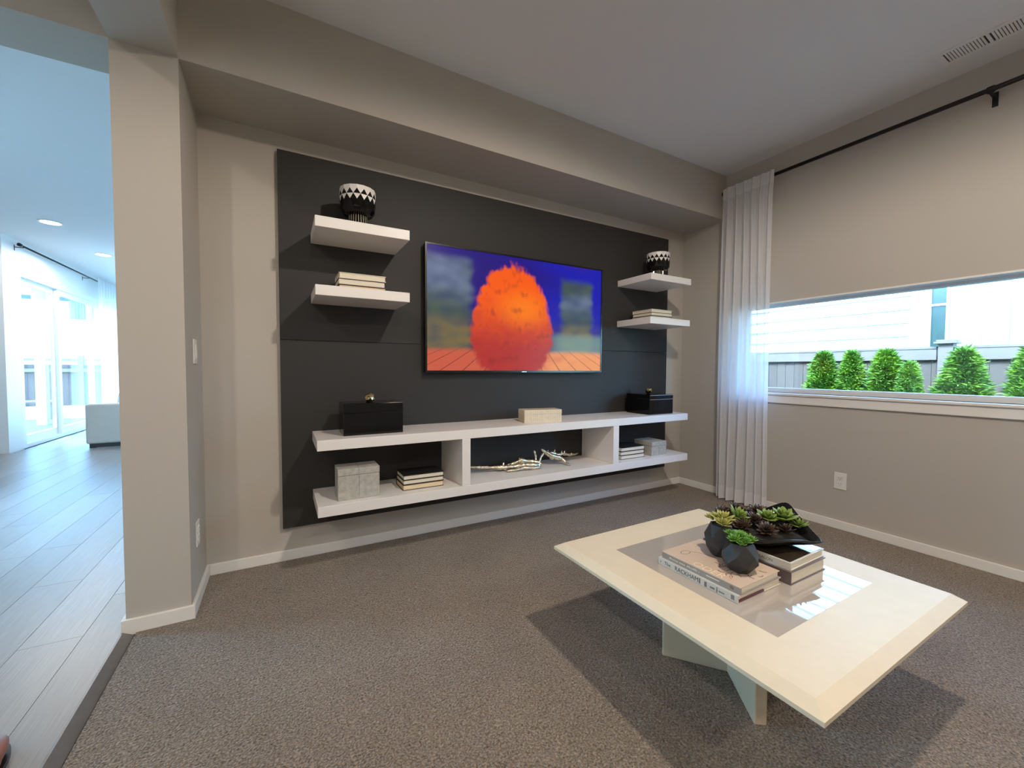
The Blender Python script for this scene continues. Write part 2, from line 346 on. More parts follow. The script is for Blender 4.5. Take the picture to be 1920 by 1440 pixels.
boxes('window_frame', [(2.53, 2.58, 1.2, 9, .4, .46), (2.53, 2.58, 1.2, 9, 2.44, 2.5)]+[(2.53, 2.58, y, y+.06, .46, 2.44) for y in (1.2, 3.1, 5.05, 7.0, 8.94)], 'vinyl', w3)
for y in (1.26, 3.16, 5.11, 7.06): box('pane', 2.552, 2.558, y, y+(1.84 if y < 2 else 1.88 if y > 7 else 1.89), .46, 2.44, 'glass', w3)
# out-of-view far window, added to bring bluish daylight into the great room
w2 = sempty('added_window_2', 'added unseen large far window that brightens the great room')
boxes('window_frame', [(-2.4, 2.3, YF+.04, YF+.1, .1, .16), (-2.4, 2.3, YF+.04, YF+.1, 2.49, 2.55), (-2.4, -2.34, YF+.04, YF+.1, .16, 2.49), (2.24, 2.3, YF+.04, YF+.1, .16, 2.49), (-.08, -.02, YF+.04, YF+.1, .16, 2.49)], 'vinyl', w2)
for a, b in ((-2.34, -.08), (-.02, 2.24)): box('pane', a, b, YF+.065, YF+.071, .16, 2.49, 'glass', w2)

# ------------------------------------------------------------------ recessed ceiling lights
def downlight(label, x, y, z, watts, group, col=(1.0, .89, .77), r=.075, spot=176, lit=True):
    t = thing('recessed_light', label, 'ceiling light', (x, y, z), 0, group)
    bm = bmesh.new(); rings(bm, [circ(r+.02, 0, 32), circ(r+.02, -.006, 32), circ(r, -.008, 32), circ(r, -.001, 32)], cap0=False, cap1=False)
    link('trim_ring', fin(bm, 'trim_ring'), 'lamptrim', t)
    bm = bmesh.new(); rings(bm, [circ(r, -.0045, 32), circ(r, -.002, 32)]); link('lens', fin(bm, 'lens'), 'lampglow', t)
    if lit:
        ld = bpy.data.lights.new('lamp', 'SPOT'); ld.energy = watts; ld.color = col; ld.shadow_soft_size = .045
        ld.spot_size = math.radians(spot); ld.spot_blend = .3
        lo = bpy.data.objects.new('lamp', ld); C.objects.link(lo); lo.parent = t; lo.location = (0, 0, -.03)
    return t
downlight('recessed light in the media room ceiling above the coffee table', 1.55, -2.32, ZC, 138, 'media room ceiling lights')
downlight('recessed light in the media room ceiling near the beam', .55, -4.3, ZC, 60, 'media room ceiling lights')
downlight('recessed light in the media room ceiling near the window wall', 2.9, -4.3, ZC, 40, 'media room ceiling lights')
downlight('recessed light in the hall ceiling near the header', -.80, -2.75, ZC, 58, 'hall ceiling lights')
downlight('recessed light in the hall ceiling far from the header', -.80, -4.9, ZC, 58, 'hall ceiling lights')
downlight('recessed light in the great room ceiling nearer the header', -1.92, 4.10, ZC, 60, 'great room ceiling lights', r=.085)
downlight('recessed light in the great room ceiling nearer the sofa', -1.90, 5.62, ZC, 60, 'great room ceiling lights', r=.085)

# ------------------------------------------------------------------ media wall
PY = -.03
t = thing('accent_panel', 'large charcoal wall panel behind the television and shelves', 'wall panel', (1.9, 0, .19))
for a, b in ((.19, 1.2435), (1.2455, 2.272)): box('panel_board', .35-1.9, 3.441-1.9, PY, -.0015, a-.19, b-.19, 'panel', t, bev=.0012)
def shelf(label, x0, x1, y0, z0, z1):
    o = box('floating_shelf', x0, x1, y0, PY-.0005, z0, z1, 'white', bev=.002)
    return tag(o, label, 'shelf', 'floating shelves beside the television')
shelf('white floating shelf holding a patterned bowl, on the side of the room opening', .508, .977, -.365, 1.7892, 1.8425)
shelf('white floating shelf holding three cream books, on the side of the room opening', .506, .976, -.365, 1.4523, 1.5041)
shelf('white floating shelf holding a patterned bowl, near the curtain', 2.826, 3.29, -.39, 1.7808, 1.8309)
shelf('white floating shelf holding three cream books, near the curtain', 2.824, 3.284, -.39, 1.4441, 1.4947)
t = thing('floating_console', 'long white floating console with open compartments under the television', 'media console', (1.89, PY, .34))
ox, oz = 1.89, .34
def cbox(n, x0, x1, z0, z1): return box(n, x0-ox, x1-ox, -.392-PY, -.0005, z0-oz, z1-oz, 'white', t, bev=.002)
cbox('top_board', .503, 3.278, .6748, .7285); cbox('bottom_board', .503, 3.284, .3401, .395)
cbox('divider', 1.275, 1.328, .395, .6748); cbox('divider', 2.462, 2.516, .395, .6748)

# television with an abstract moving-picture still
TX0, TX1, TZ0, TZ1 = 1.15, 2.607, 1.063, 1.885
tv = thing('television', 'wall mounted flat television showing a colourful orange and violet picture', 'television', ((TX0+TX1)/2, PY, TZ0))
cx_ = (TX0+TX1)/2; hw = (TX1-TX0)/2; hh = TZ1-TZ0
box('housing', -hw+.005, hw-.005, -.05, -.0005, .004, hh-.004, 'bezel', tv)
boxes('bezel', [(-hw, hw, -.06, -.045, 0, .014), (-hw, hw, -.06, -.045, hh-.011, hh), (-hw, -hw+.011, -.06, -.045, .014, hh-.011), (hw-.011, hw, -.06, -.045, .014, hh-.011)], 'bezel', tv)
box('badge', -.02, .02, -.0615, -.06, .003, .008, 'chrome', tv)
def smooth(a, b, x):
    if a == b: return float(x > a)
    k = min(1, max(0, (x-a)/(b-a))); return k*k*(3-2*k)
def mixc(a, b, k): return tuple(a[i]*(1-k)+b[i]*k for i in range(3))
def L3(r, g, b): return lin(r, g, b)[:3]
from mathutils import noise as mn
def picture(u, v):                     # u across, v up, both 0..1: violet backdrop, warm glowing mound, plank floor
    n1 = mn.noise(Vector((u*3, v*3, 1))); n2 = mn.noise(Vector((u*14, v*14, 4))); n3 = mn.noise(Vector((u*60, v*18, 7)))
    c = mixc(L3(38, 22, 120), L3(28, 30, 170), smooth(.2, .8, u+.3*n1))
    c = mixc(c, L3(72, 40, 110), .6*smooth(.0, .5, n1)*smooth(.5, .75, v))
    c = mixc(c, L3(60, 35, 70), smooth(.55, .25, v)*.8)
    # soft blurred columns of grey green at both sides
    for cx0, w, top in ((.09, .13, .93), (.83, .11, .86)):
        k = smooth(w*1.15, w*.75, abs(u-cx0)+.02*n2)*smooth(top+.04, top-.05, v)
        g = mixc(L3(78, 92, 70), L3(120, 135, 165), smooth(.45, .75, v)*smooth(-.2, .4, n1+.2))
        g = mixc(g, L3(150, 125, 60), smooth(.5, .35, v)*.7)
        c = mixc(c, mixc(g, L3(40, 60, 90), .35+.4*n2), k*.95)
    # pale band low at the right
    c = mixc(c, L3(120, 150, 140), smooth(.62, .72, u)*smooth(.38, .3, v)*.7)
    # floor of warm planks
    if v < .2:
        s = ((u-.5)/(.55-v*1.1))*5
        pk = abs(s-math.floor(s)-.5)
        f = mixc(L3(200, 92, 70), L3(236, 150, 88), smooth(.2, .9, u+.25*n2))
        f = mixc(f, L3(70, 25, 35), smooth(.46, .49, pk)*.8)
        c = mixc(c, f, smooth(.2, .14, v+.02*n1))
    # warm orange mound
    e = math.hypot((u-.44)/(.25-.05*v), (v-.40)/.52)**1.2+.06*n3+.09*n2+.06*n1
    k = smooth(1.04, .9, e)
    o = mixc(L3(176, 52, 48), L3(246, 92, 22), smooth(.12, .7, v+.12*n2))
    o = mixc(o, L3(255, 132, 26), smooth(.45, .0, math.hypot((u-.5)/.5, (v-.55)/.55))*.8)
    o = mixc(o, L3(120, 30, 44), smooth(.0, .9, n3*.5+n2)*.5)
    c = mixc(c, o, k)
    return c
NU, NV = 330, 186
sw, s0, s1 = hw-.011, .014, hh-.011
vv = [(-sw+2*sw*i/NU, -.0555, s0+(s1-s0)*j/NV) for j in range(NV+1) for i in range(NU+1)]
ff = [(j*(NU+1)+i, j*(NU+1)+i+1, (j+1)*(NU+1)+i+1, (j+1)*(NU+1)+i) for j in range(NV) for i in range(NU)]
me = bpy.data.meshes.new('screen'); me.from_pydata(vv, [], ff)
ca = me.color_attributes.new('picture', 'FLOAT_COLOR', 'POINT')
buf = []
for j in range(NV+1):
    for i in range(NU+1): buf += [*picture(i/NU, j/NV), 1]
ca.data.foreach_set('color', buf)
m = bpy.data.materials.new('lit_screen'); m.use_nodes = True; n = m.node_tree.nodes; l = m.node_tree.links
at_ = n.new('ShaderNodeVertexColor'); at_.layer_name = 'picture'; p = n['Principled BSDF']
p.inputs['Base Color'].default_value = (.004, .004, .005, 1); p.inputs['Roughness'].default_value = .3; p.inputs['Specular IOR Level'].default_value = .12
l.new(at_.outputs[0], p.inputs['Emission Color']); p.inputs['Emission Strength'].default_value = 1.0
M['screen'] = m; link('screen', me, 'screen', tv)

# pedestal bowls
def pedestal_bowl(label, x, y, z):
    t = thing('pedestal_bowl', label, 'bowl', (x, y, z), 0, 'patterned pedestal bowls')
    bm = bmesh.new(); n = 16; R = .093
    def ring(r, zz, ph=0): return [bm.verts.new(p) for p in circ(r, zz, n, ph=ph)]
    b0 = ring(.045, .078); b1 = ring(.075, .086); b2 = ring(R-.003, .108); lo = ring(R, .146, .5); mid = ring(R+.001, .175); up = ring(R+.001, .203, .5); tp = ring(R, .222, .5); ti = ring(R-.008, .222, .5); bi = ring(R-.012, .11, .5)
    def quad(a, b, mi, s=0):
        for i in range(n): bm.faces.new((a[i], a[(i+1) % n], b[(i+1) % n], b[i])).material_index = mi
    bm.faces.new(b0[::-1]); quad(b0, b1, 0); quad(b1, b2, 0)
    for i in range(n):
        j = (i+1) % n
        bm.faces.new((b2[i], b2[j], lo[i])).material_index = 0; bm.faces.new((b2[j], lo[j], lo[i])).material_index = 0
        bm.faces.new((mid[i], lo[i], mid[j])).material_index = 1; bm.faces.new((lo[i], lo[j], mid[j])).material_index = 0
        bm.faces.new((mid[i], mid[j], up[i])).material_index = 0; bm.faces.new((up[i], mid[j], up[j])).material_index = 1
    quad(up, tp, 1); quad(tp, ti, 1); quad(ti, bi, 1); bm.faces.new(bi)
    link('bowl', fin(bm, 'bowl'), ['black', 'white'], t)
    bm = bmesh.new(); N = 96; rs = []
    for zz, r in ((0, .058), (.02, .053), (.05, .049), (.08, .047)):
        rs.append([((r+.0018*(1 if (i//2) % 2 else -1))*math.cos(2*math.pi*i/N), (r+.0018*(1 if (i//2) % 2 else -1))*math.sin(2*math.pi*i/N), zz) for i in range(N)])
    vs = rings(bm, rs)
    for f in bm.faces:
        if len(f.verts) == 4:
            a = math.atan2(f.calc_center_median().y, f.calc_center_median().x) % (2*math.pi)
            f.material_index = 1 if int(a/(2*math.pi)*N) % 4 == 2 else 0
    link('fluted_foot', fin(bm, 'fluted_foot'), ['black', 'bone'], t)
    return t
pedestal_bowl('black and white triangle patterned bowl on the shelf near the room opening', .735, -.2, 1.8425)
pedestal_bowl('black and white triangle patterned bowl on the shelf near the curtain', 3.115, -.2, 1.8309)

# plain books: cover boards and spine round a page block
def book(label, x0, x1, y0, y1, z0, h, cover, pages, group, spine='back', rz=0, ct=.0028, name='book'):
    cx, cy = (x0+x1)/2, (y0+y1)/2; a, b = (x1-x0)/2, (y1-y0)/2
    t = thing(name, label, 'book', (cx, cy, z0), rz, group)
    cv = [(-a, a, -b, b, 0, ct), (-a, a, -b, b, h-ct, h)]
    pi = .004
    if spine == 'back': cv.append((-a, a, b-ct, b, ct, h-ct)); pg = (-a+pi, a-pi, -b+pi, b-ct, ct, h-ct)
    elif spine == 'left': cv.append((-a, -a+ct, -b, b, ct, h-ct)); pg = (-a+ct, a-pi, -b+pi, b-pi, ct, h-ct)
    boxes('cover', cv, cover, t); box('pages', *pg, pages, t)
    return t
P3 = ('bottom', 'middle', 'top')
def stack(where, x0, x1, y0, y1, z0, hs, cover, pages, jit, top=None):
    z = z0
    for i, h in enumerate(hs):
        dx_, dy_ = jit[i]
        book(f'{P3[i]} book of the stack {where}', x0+dx_, x1+dx_, y0+dy_, y1+dy_, z, h, (cover if not top or i < 2 else top), pages[i], f'books {where}')
        z += h
stack('on the shelf under the bowl near the room opening', .628, .872, -.255, -.075, 1.5041, (.032, .033, .031), 'bookblack', ('pages2', 'pages', 'pages'), ((0, 0), (-.003, .002), (0, -.002)), 'bookcream')
stack('on the shelf under the bowl near the curtain', 2.925, 3.165, -.305, -.10, 1.4947, (.026, .027, .027), 'bookbrown', ('pages', 'pages', 'pages'), ((0, 0), (.004, -.004), (.012, .004)), 'bookcream')
stack('beside the grey box in the console near the room opening', .946, 1.185, -.318, -.155, .395, (.032, .027, .027), 'bookblack', ('pages2', 'pages', 'pages'), ((0, 0), (.002, .001), (.003, 0)))
stack('beside the grey box in the console near the curtain', 2.618, 2.866, -.315, -.13, .395, (.031, .030, .030), 'bookblack', ('pages', 'pages', 'pages'), ((0, 0), (-.003, .001), (.002, .002)))

# lidded boxes
def lidded(name, label, x0, x1, y0, y1, z0, h, lid, mat, cat, group=None, rz=0, gap=.0015):
    cx, cy = (x0+x1)/2, (y0+y1)/2; a, b = (x1-x0)/2, (y1-y0)/2
    t = thing(name, label, cat, (cx, cy, z0), rz, group)
    box('box_body', -a, a, -b, b, 0, h-lid-gap, mat, t, bev=.0025)
    box('box_lid', -a-.0005, a+.0005, -b-.0005, b+.0005, h-lid, h, mat, t, bev=.0025)
    box('rebate', -a+.004, a-.004, -b+.004, b-.004, h-lid-.006, h-lid+.004, 'shagline' if mat != 'black' else 'bezel', t)
    return t
def nugget(parent, loc, s, seed):
    rnd = random.Random(seed); bm = bmesh.new(); bmesh.ops.create_icosphere(bm, subdivisions=2, radius=1)
    for v in bm.verts:
        k = 1+.28*mn.noise(v.co*1.7+Vector((seed, 0, 0)))+rnd.uniform(-.05, .05)
        v.co = Vector((v.co.x*s*1.15*k, v.co.y*s*k, v.co.z*s*.95*k))
    zmin = min(v.co.z for v in bm.verts)
    for v in bm.verts: v.co.z -= zmin
    o = link('knob', fin(bm, 'knob'), 'gold', parent); o.location = loc; o['label'] = 'gold nugget shaped knob'; return o
b = lidded('lacquer_box', 'glossy black lacquer box with gold knob near the room opening', .636, .95, -.308, -.125, .7285, .172, .052, 'black', 'box', 'black boxes on the console')
nugget(b, (-.005, .01, .172), .028, 3)
b = lidded('lacquer_box', 'glossy black lacquer box with gold knob near the curtain', 2.893, 3.165, -.335, -.085, .7285, .16, .036, 'black', 'box', 'black boxes on the console')
nugget(b, (.02, .03, .16), .026, 5)
b['label'] = 'glossy black lacquer box with gold knob and silver line near the curtain'
for q in [(-.134, .134, -.1262, -.1252, .119, .122), (-.134, .134, -.1262, -.1252, .152, .155)]: box('inlay_line', *q, 'chrome', b)
def shag(label, x0, x1, y0, y1, h, lid):
    b = lidded('shagreen_box', label, x0, x1, y0, y1, .395, h, lid, 'shagreen', 'box', 'grey boxes in the console')
    a, c = (x1-x0)/2, (y1-y0)/2
    for q in [(-.0009, .0009, -c-.0009, -c+.001, .004, h-lid-.004), (-.0009, .0009, -c-.0009, -c+.001, h-lid+.003, h-.003), (-.0009, .0009, -c, c, h-.0006, h+.0006), (-a-.0009, -a+.001, -.0009, .0009, .004, h-.004)]: box('seam', *q, 'shagline', b)
shag('grey shagreen box in the console compartment near the room opening', .602, .812, -.342, -.205, .166, .036)
shag('grey shagreen box in the console compartment near the curtain', 2.93, 3.10, -.33, -.145, .112, .034)
b = lidded('ivory_box', 'low ivory ribbed box on top of the console', 0, .272, 0, .125, 0, .085, .03, 'ivory', 'box')
b.location = (1.905, -.26, .7285); b.rotation_euler = (0, 0, -.20)
gr = []
for k in range(33):
    xx = -.136+.272*(k+.5)/33
    gr += [(xx-.0012, xx+.0012, -.0636, -.0628, .003, .052), (xx-.0012, xx+.0012, -.0636, -.0628, .058, .083), (xx-.0012, xx+.0012, -.06, .06, .0848, .0856)]
for k in range(15):
    yy = -.0625+.125*(k+.5)/15
    gr += [(-.1371, -.1363, yy-.0012, yy+.0012, .003, .052), (-.1371, -.1363, yy-.0012, yy+.0012, .058, .083)]
g = boxes('ribs', gr, 'bone', b); g['kind'] = 'stuff'

# silver branch
sc = thing('branch_sculpture', 'silver leaf driftwood branch sculpture lying in the console', 'sculpture', (1.85, -.22, .395))
def sp(pts): return [(x-1.85, y+.22, z-.395) for x, y, z in pts]
bm = bmesh.new()
def br(pts, rad, n=9):
    P = [Vector(p) for p in sp(pts)]; out = []; ro = []
    for i in range(len(P)-1):
        for k in range(5):
            f = k/5; out.append(P[i].lerp(P[i+1], f)); ro.append((rad[i]*(1-f)+rad[i+1]*f)*random.uniform(.8, 1.25))
    out.append(P[-1]); ro.append(rad[-1]*.6); tube(bm, out, [q*1.2 for q in ro], n, .14)
br([(1.40, -.16, .445), (1.488, -.17, .437), (1.582, -.18, .428), (1.637, -.19, .422), (1.709, -.2, .418), (1.794, -.21, .42), (1.87, -.22, .416), (1.93, -.235, .414)], [.004, .008, .007, .013, .016, .02, .021, .018])
br([(1.68, -.19, .43), (1.77, -.19, .447), (1.795, -.195, .455), (1.86, -.2, .442), (1.905, -.215, .434), (1.935, -.235, .418)], [.006, .010, .013, .014, .015, .011])
br([(1.66, -.235, .404), (1.73, -.24, .408), (1.79, -.235, .413), (1.85, -.25, .407), (1.92, -.25, .407)], [.006, .009, .011, .010, .010])
br([(1.655, -.19, .425), (1.66, -.185, .447), (1.667, -.185, .452)], [.007, .005, .003]); br([(1.79, -.195, .455), (1.78, -.19, .475)], [.007, .003])
link('main_branch', fin(bm, 'main_branch'), 'silver', sc, True)
bm = bmesh.new(); br([(1.905, -.215, .43), (1.91, -.2, .47), (1.90, -.195, .515)], [.008, .006, .006]); link('twig', fin(bm, 'twig'), 'silver', sc, True)
bm = bmesh.new(); br([(1.925, -.22, .43), (1.955, -.2, .465), (1.985, -.19, .488)], [.008, .006, .007]); link('twig', fin(bm, 'twig'), 'silver', sc, True)
bm = bmesh.new()
br([(1.965, -.19, .517), (2.005, -.195, .488), (2.045, -.205, .462), (2.105, -.215, .445), (2.128, -.22, .435), (2.14, -.255, .412), (2.15, -.29, .402)], [.004, .012, .017, .013, .011, .006, .004])
br([(2.0, -.19, .489), (2.065, -.19, .477), (2.11, -.19, .462), (2.155, -.185, .466), (2.215, -.175, .45), (2.29, -.15, .44), (2.335, -.14, .442)], [.01, .012, .009, .011, .009, .006, .004])
for x0, z0 in ((2.075, .483), (2.14, .47), (2.165, .47), (2.23, .452), (2.02, .49)): br([(x0, -.19, z0), (x0+random.uniform(-.008, .012), -.19, z0+random.uniform(.012, .022))], [.006, .003], 6)
link('side_branch', fin(bm, 'side_branch'), 'silver', sc, True)

# ------------------------------------------------------------------ wall plates
def plate(name, label, cat, loc, rz, kind):
    t = thing(name, label, cat, loc, rz)        # local +y points out of the wall
    box('cover_plate', -.036, .036, .0002, .006, -.0575, .0575, 'plastic', t, bev=.0025)
    if kind == 'switch': box('rocker', -.017, .017, .006, .0105, -.034, .034, 'plastic', t, bev=.002)
    else:
        for z in (-.0195, .0195):
            s = box('socket', -.0165, .0165, .006, .0078, z-.014, z+.014, 'plastic', t, bev=.003)
            boxes('slot', [(-.0075, -.0055, .0078, .0081, z-.002, z+.007), (.0055, .0075, .0078, .0081, z-.002, z+.006), (-.002, .002, .0078, .0081, z-.010, z-.006)], 'slot', s)
    return t
plate('wall_outlet', 'white duplex outlet on the wall below the window', 'outlet', (XR, -1.301, .3315), math.pi/2, 'outlet')
plate('light_switch', 'white rocker switch plate on the wall end', 'switch', (0, -.215, 1.163), -math.pi/2, 'switch')
plate('wall_outlet', 'white duplex outlet low on the wall end below the switch', 'outlet', (0, -.255, .317), -math.pi/2, 'outlet')

# ceiling vent
t = thing('ceiling_vent', 'white slotted ceiling register near the window wall', 'vent', (3.433, -1.955, ZC))
boxes('frame', [(-.072, .072, -.18, -.155, -.006, 0), (-.072, .072, .155, .18, -.006, 0), (-.072, -.048, -.155, .155, -.006, 0), (.048, .072, -.155, .155, -.006, 0), (-.048, .048, -.006, .006, -.006, 0)], 'vent', t)
box('duct', -.047, .047, -.154, .154, -.0016, -.0008, 'slot', t)
s0_ = None
for k in range(26):
    y = -.150+.3*(k+.5)/26
    if abs(y) < .008: continue
    if s0_ is None: s0_ = box('slat', -.047, .047, -.0040, .0040, -.006, -.0017, 'vent', t); o = s0_
    else: o = copyobj(s0_, t)
    o.location = (0, y, 0); o.rotation_euler = (.0, 0, 0)

# ------------------------------------------------------------------ curtain and rod of the media room
RZ_, RXX = 2.556, XR-.085
t = thing('curtain_rod', 'black iron curtain rod above the window of the media room', 'curtain rod', (RXX, -1.7, RZ_))
tubeobj('pole', [(0, 1.245, 0), (0, -1.9, 0)], .0125, 'rodblack', t)
lathe('finial', [(.0125, 0), (.015, .003), (.015, .012), (.010, .016)], 'rodblack', t, 16).matrix_local = Matrix.Translation((0, 1.244, 0)) @ Matrix.Rotation(-math.pi/2, 4, 'X')
for y in (-.232, 1.21, -1.8):
    bm = bmesh.new(); bbox(bm, .079, .0848, y-.011, y+.011, -.062, .012); bbox(bm, 0, .08, y-.006, y+.006, -.022, -.012)
    tube(bm, [(0, y-.013, -.001), (0, y+.013, -.001)], .0175, 16)
    link('bracket', fin(bm, 'bracket'), 'rodblack', t)
def drape(name, label, cat, x, ya, yb, z0, z1, folds, amp, mat, hem, group=None, seed=1, axis='y', waist=.0):
    """pleated sheer panel hanging in a plane of constant x, from ya to yb"""
    rnd = random.Random(seed); t = thing(name, label, cat, (x, (ya+yb)/2, z0), 0, group)
    nU, nV = folds*18, 46; w = yb-ya
    ph = [rnd.uniform(-.5, .5) for _ in range(folds+2)]; am = [rnd.uniform(.55, 1.25) for _ in range(folds+2)]
    def pt(u, v):
        k = u*folds; i = int(k); f = k-i
        a = am[i]*(1-f)+am[i+1]*f
        sharp = .55+.45*(1-v)
        s = math.sin(2*math.pi*k+ph[i]*(1-v))
        top = smooth(.93, 1, v)
        dx_ = amp*a*(s*sharp+.25*math.sin(4*math.pi*k+1.3))*(1-.55*top)
        pin = (1-waist*math.sin(math.pi*v))
        yy = (u-.5)*w*pin + .012*math.sin(3*v+k)*(1-top)
        return (dx_, yy, v*(z1-z0))
    def sheet(nm, v0, v1, nv, off, m):
        vs = [tuple(Vector(pt(i/nU, v0+(v1-v0)*j/nv))+Vector((off, 0, 0))) for j in range(nv+1) for i in range(nU+1)]
        fs = [(j*(nU+1)+i, j*(nU+1)+i+1, (j+1)*(nU+1)+i+1, (j+1)*(nU+1)+i) for j in range(nv) for i in range(nU)]
        me = bpy.data.meshes.new(nm); me.from_pydata(vs, [], fs); return link(nm, me, m, t, True)
    sheet('cloth', 0, 1, nV, 0, mat)
    sheet('hem', 0, .042, 2, -.0015, hem); sheet('heading', .965, 1, 2, -.0015, hem)
    return t
drape('sheer_curtain', 'white sheer curtain gathered beside the media room window', 'curtain', XR-.112, -.462, -.868, .012, 2.585, 6, .033, 'sheer', 'sheerhem', seed=4)

# ------------------------------------------------------------------ coffee table
TAX0, TAX1, TAY0, TAY1 = 1.312, 2.213, -2.226, -1.272
tcx, tcy = (TAX0+TAX1)/2, (TAY0+TAY1)/2; ta, tb = (TAX1-TAX0)/2, (TAY1-TAY0)/2
T = thing('coffee_table', 'low square cream coffee table with a taupe glass centre', 'coffee table', (tcx, tcy, 0))
bm = bmesh.new()
def rect(a, b, z): return [(-a, -b, z), (a, -b, z), (a, b, z), (-a, b, z)]
gi, gj = .283, .298
rings(bm, [rect(gi, gj, .3548), rect(ta-.003, tb-.003, .3548), rect(ta, tb, .357), rect(ta, tb, .368), rect(ta-.030, tb-.030, .388), rect(gi, gj, .388), rect(gi, gj, .376)], cap0=False, cap1=True)
link('table_top', fin(bm, 'table_top'), 'table', T)
box('glass_inset', -gi+.0008, gi-.0008, -gj+.0008, gj-.0008, .3765, .3876, 'tableglass', T)
for sgn in (1, -1):
    ang = math.atan2(.79, -.614)*sgn
    bm = bmesh.new(); bbox(bm, -.235, .235, -.019, .019, 0, .3545, .005)
    o = link('leg', fin(bm, 'leg'), 'tableleg', T); o.rotation_euler = (0, 0, ang); o.location = (0, 0, 0.0003*(sgn+1))
ZT = .388
# art books lying on the table
def artbook(label, cx, cy, z, a, b, h, cover, spinem, pages, rz, jacket=True):
    t = thing('art_book', label, 'book', (cx, cy, z), rz, 'art books on the coffee table')
    ct = .003
    box('cover', -a, a, -b, b, h-ct, h, cover, t, bev=.0008)
    box('back_cover', -a, a, -b, b, 0, ct, spinem, t, bev=.0008)
    box('spine', -a, -a+.004, -b, b, ct, h-ct, spinem, t)
    box('pages', -a+.004, a-.005, -b+.004, b-.004, ct, h-ct, pages, t)
    return t
RS = (math.pi/2, 0, -math.pi/2)        # lettering on a spine that faces -x, reading towards -y
b1 = artbook('lower art book with mottled lettered spine under the tan art book', 1.652, -1.757, ZT, .117, .148, .0245, 'spineblot', 'spineblot', 'pages', 0)
text('spine_lettering', 'The', .017, 'ink', b1, (-.1172, .122, .012), RS, sx=1.0)
text('spine_lettering', 'RACKHAM', .021, 'ink', b1, (-.1172, .078, .012), RS, sx=.92)
for q in [(-.1174, -.117, -.022, -.016, .004, .021), (-.1174, -.117, -.045, -.036, .003, .019), (-.1174, -.117, -.072, -.056, .007, .013), (-.1174, -.117, -.082, -.078, .003, .02), (-.1174, -.117, -.105, -.086, .008, .012), (-.1174, -.117, -.137, -.126, .006, .02), (-.1174, -.117, .136, .139, .009, .014)]: box('spine_blot', *q, 'inkmauve', b1)
box('endpaper_flap', -.11, .02, -.1482, -.1445, .003, .010, 'maroon', b1)
b2 = artbook('tan art book with a printed cover under the two faceted pots', 1.651, -1.762, ZT+.0245, .108, .144, .0235, 'covertan', 'spinegrey', 'pages', .012)
bm = bmesh.new(); rnd = random.Random(5); yy = .112
while yy > -.005:
    w = rnd.uniform(.0012, .003); hgt = rnd.choice((.004, .004, .0065))
    if rnd.random() > .15: bbox(bm, -.1083, -.108, yy-w, yy, .0085, .0085+hgt)
    yy -= w+.0022
o = link('spine_print', fin(bm, 'spine_print'), 'inkpale', b2); o['kind'] = 'stuff'
box('spine_line', -.1084, -.108, -.075, -.03, .011, .0135, 'inkpale', b2)
box('spine_mark', -.1084, -.108, -.122, -.11, .007, .017, 'inkbrown', b2)
# printed loop of ribbon and tangle on the tan cover
bm = bmesh.new(); zz = .0236
def flat(pts, w):
    tube(bm, [(x, y, zz) for x, y in pts], w, 5)
lp = [(-.045+.016*math.cos(a)*1.2, .095+.012*math.sin(a)) for a in [i*2*math.pi/18 for i in range(19)]]
flat(lp, .0012)
flat([(-.026, .09), (-.01, .075), (.0, .055), (.005, .03), (.008, .01)], .0012)
rnd = random.Random(2)
for k in range(34):
    a0 = rnd.uniform(0, 6.28); r_ = rnd.uniform(.05, .085); x0, y0 = .0+.8*r_*math.cos(a0), -.075+.75*r_*math.sin(a0)
    if abs(x0) > .098 or abs(y0) > .136: continue
    ang = rnd.uniform(0, 6.28)
    pts = []
    for q in range(5):
        pts.append((max(-.1, min(.1, x0)), max(-.138, min(.138, y0)))); x0 += .006*math.cos(ang); y0 += .006*math.sin(ang); ang += rnd.uniform(-.6, .6)
    flat(pts, rnd.uniform(.0008, .0022))
o = link('cover_print', fin(bm, 'cover_print'), 'inkbrown', b2); o.scale = (1, 1, 1)
for v in o.data.vertices: v.co.z = .0234+(v.co.z-.0236)*.12+.0002
text('cover_lettering', 'ODER', .042, 'inksand', b2, (-.09, .03, .0237), (0, 0, -math.pi/2), sx=1.0)
b3 = artbook('thick art book with dark mauve spine under the glossy dark book', 1.902, -1.766, ZT, .113, .159, .0425, 'spinemauve', 'spinemauve', 'pages', 0)
b4 = artbook('glossy dark covered art book under the black succulent bowl', 1.908, -1.766, ZT+.0425, .113, .152, .0265, 'coverlight', 'coverlight', 'pages', .015)
box('cover_photo', -.106, .108, -.146, .146, .0265, .0272, 'coverdark', b4)
text('spine_lettering', 'LT WHEALON', .0135, 'inkbrown', b4, (-.1132, -.005, .0135), RS, sx=1.05)

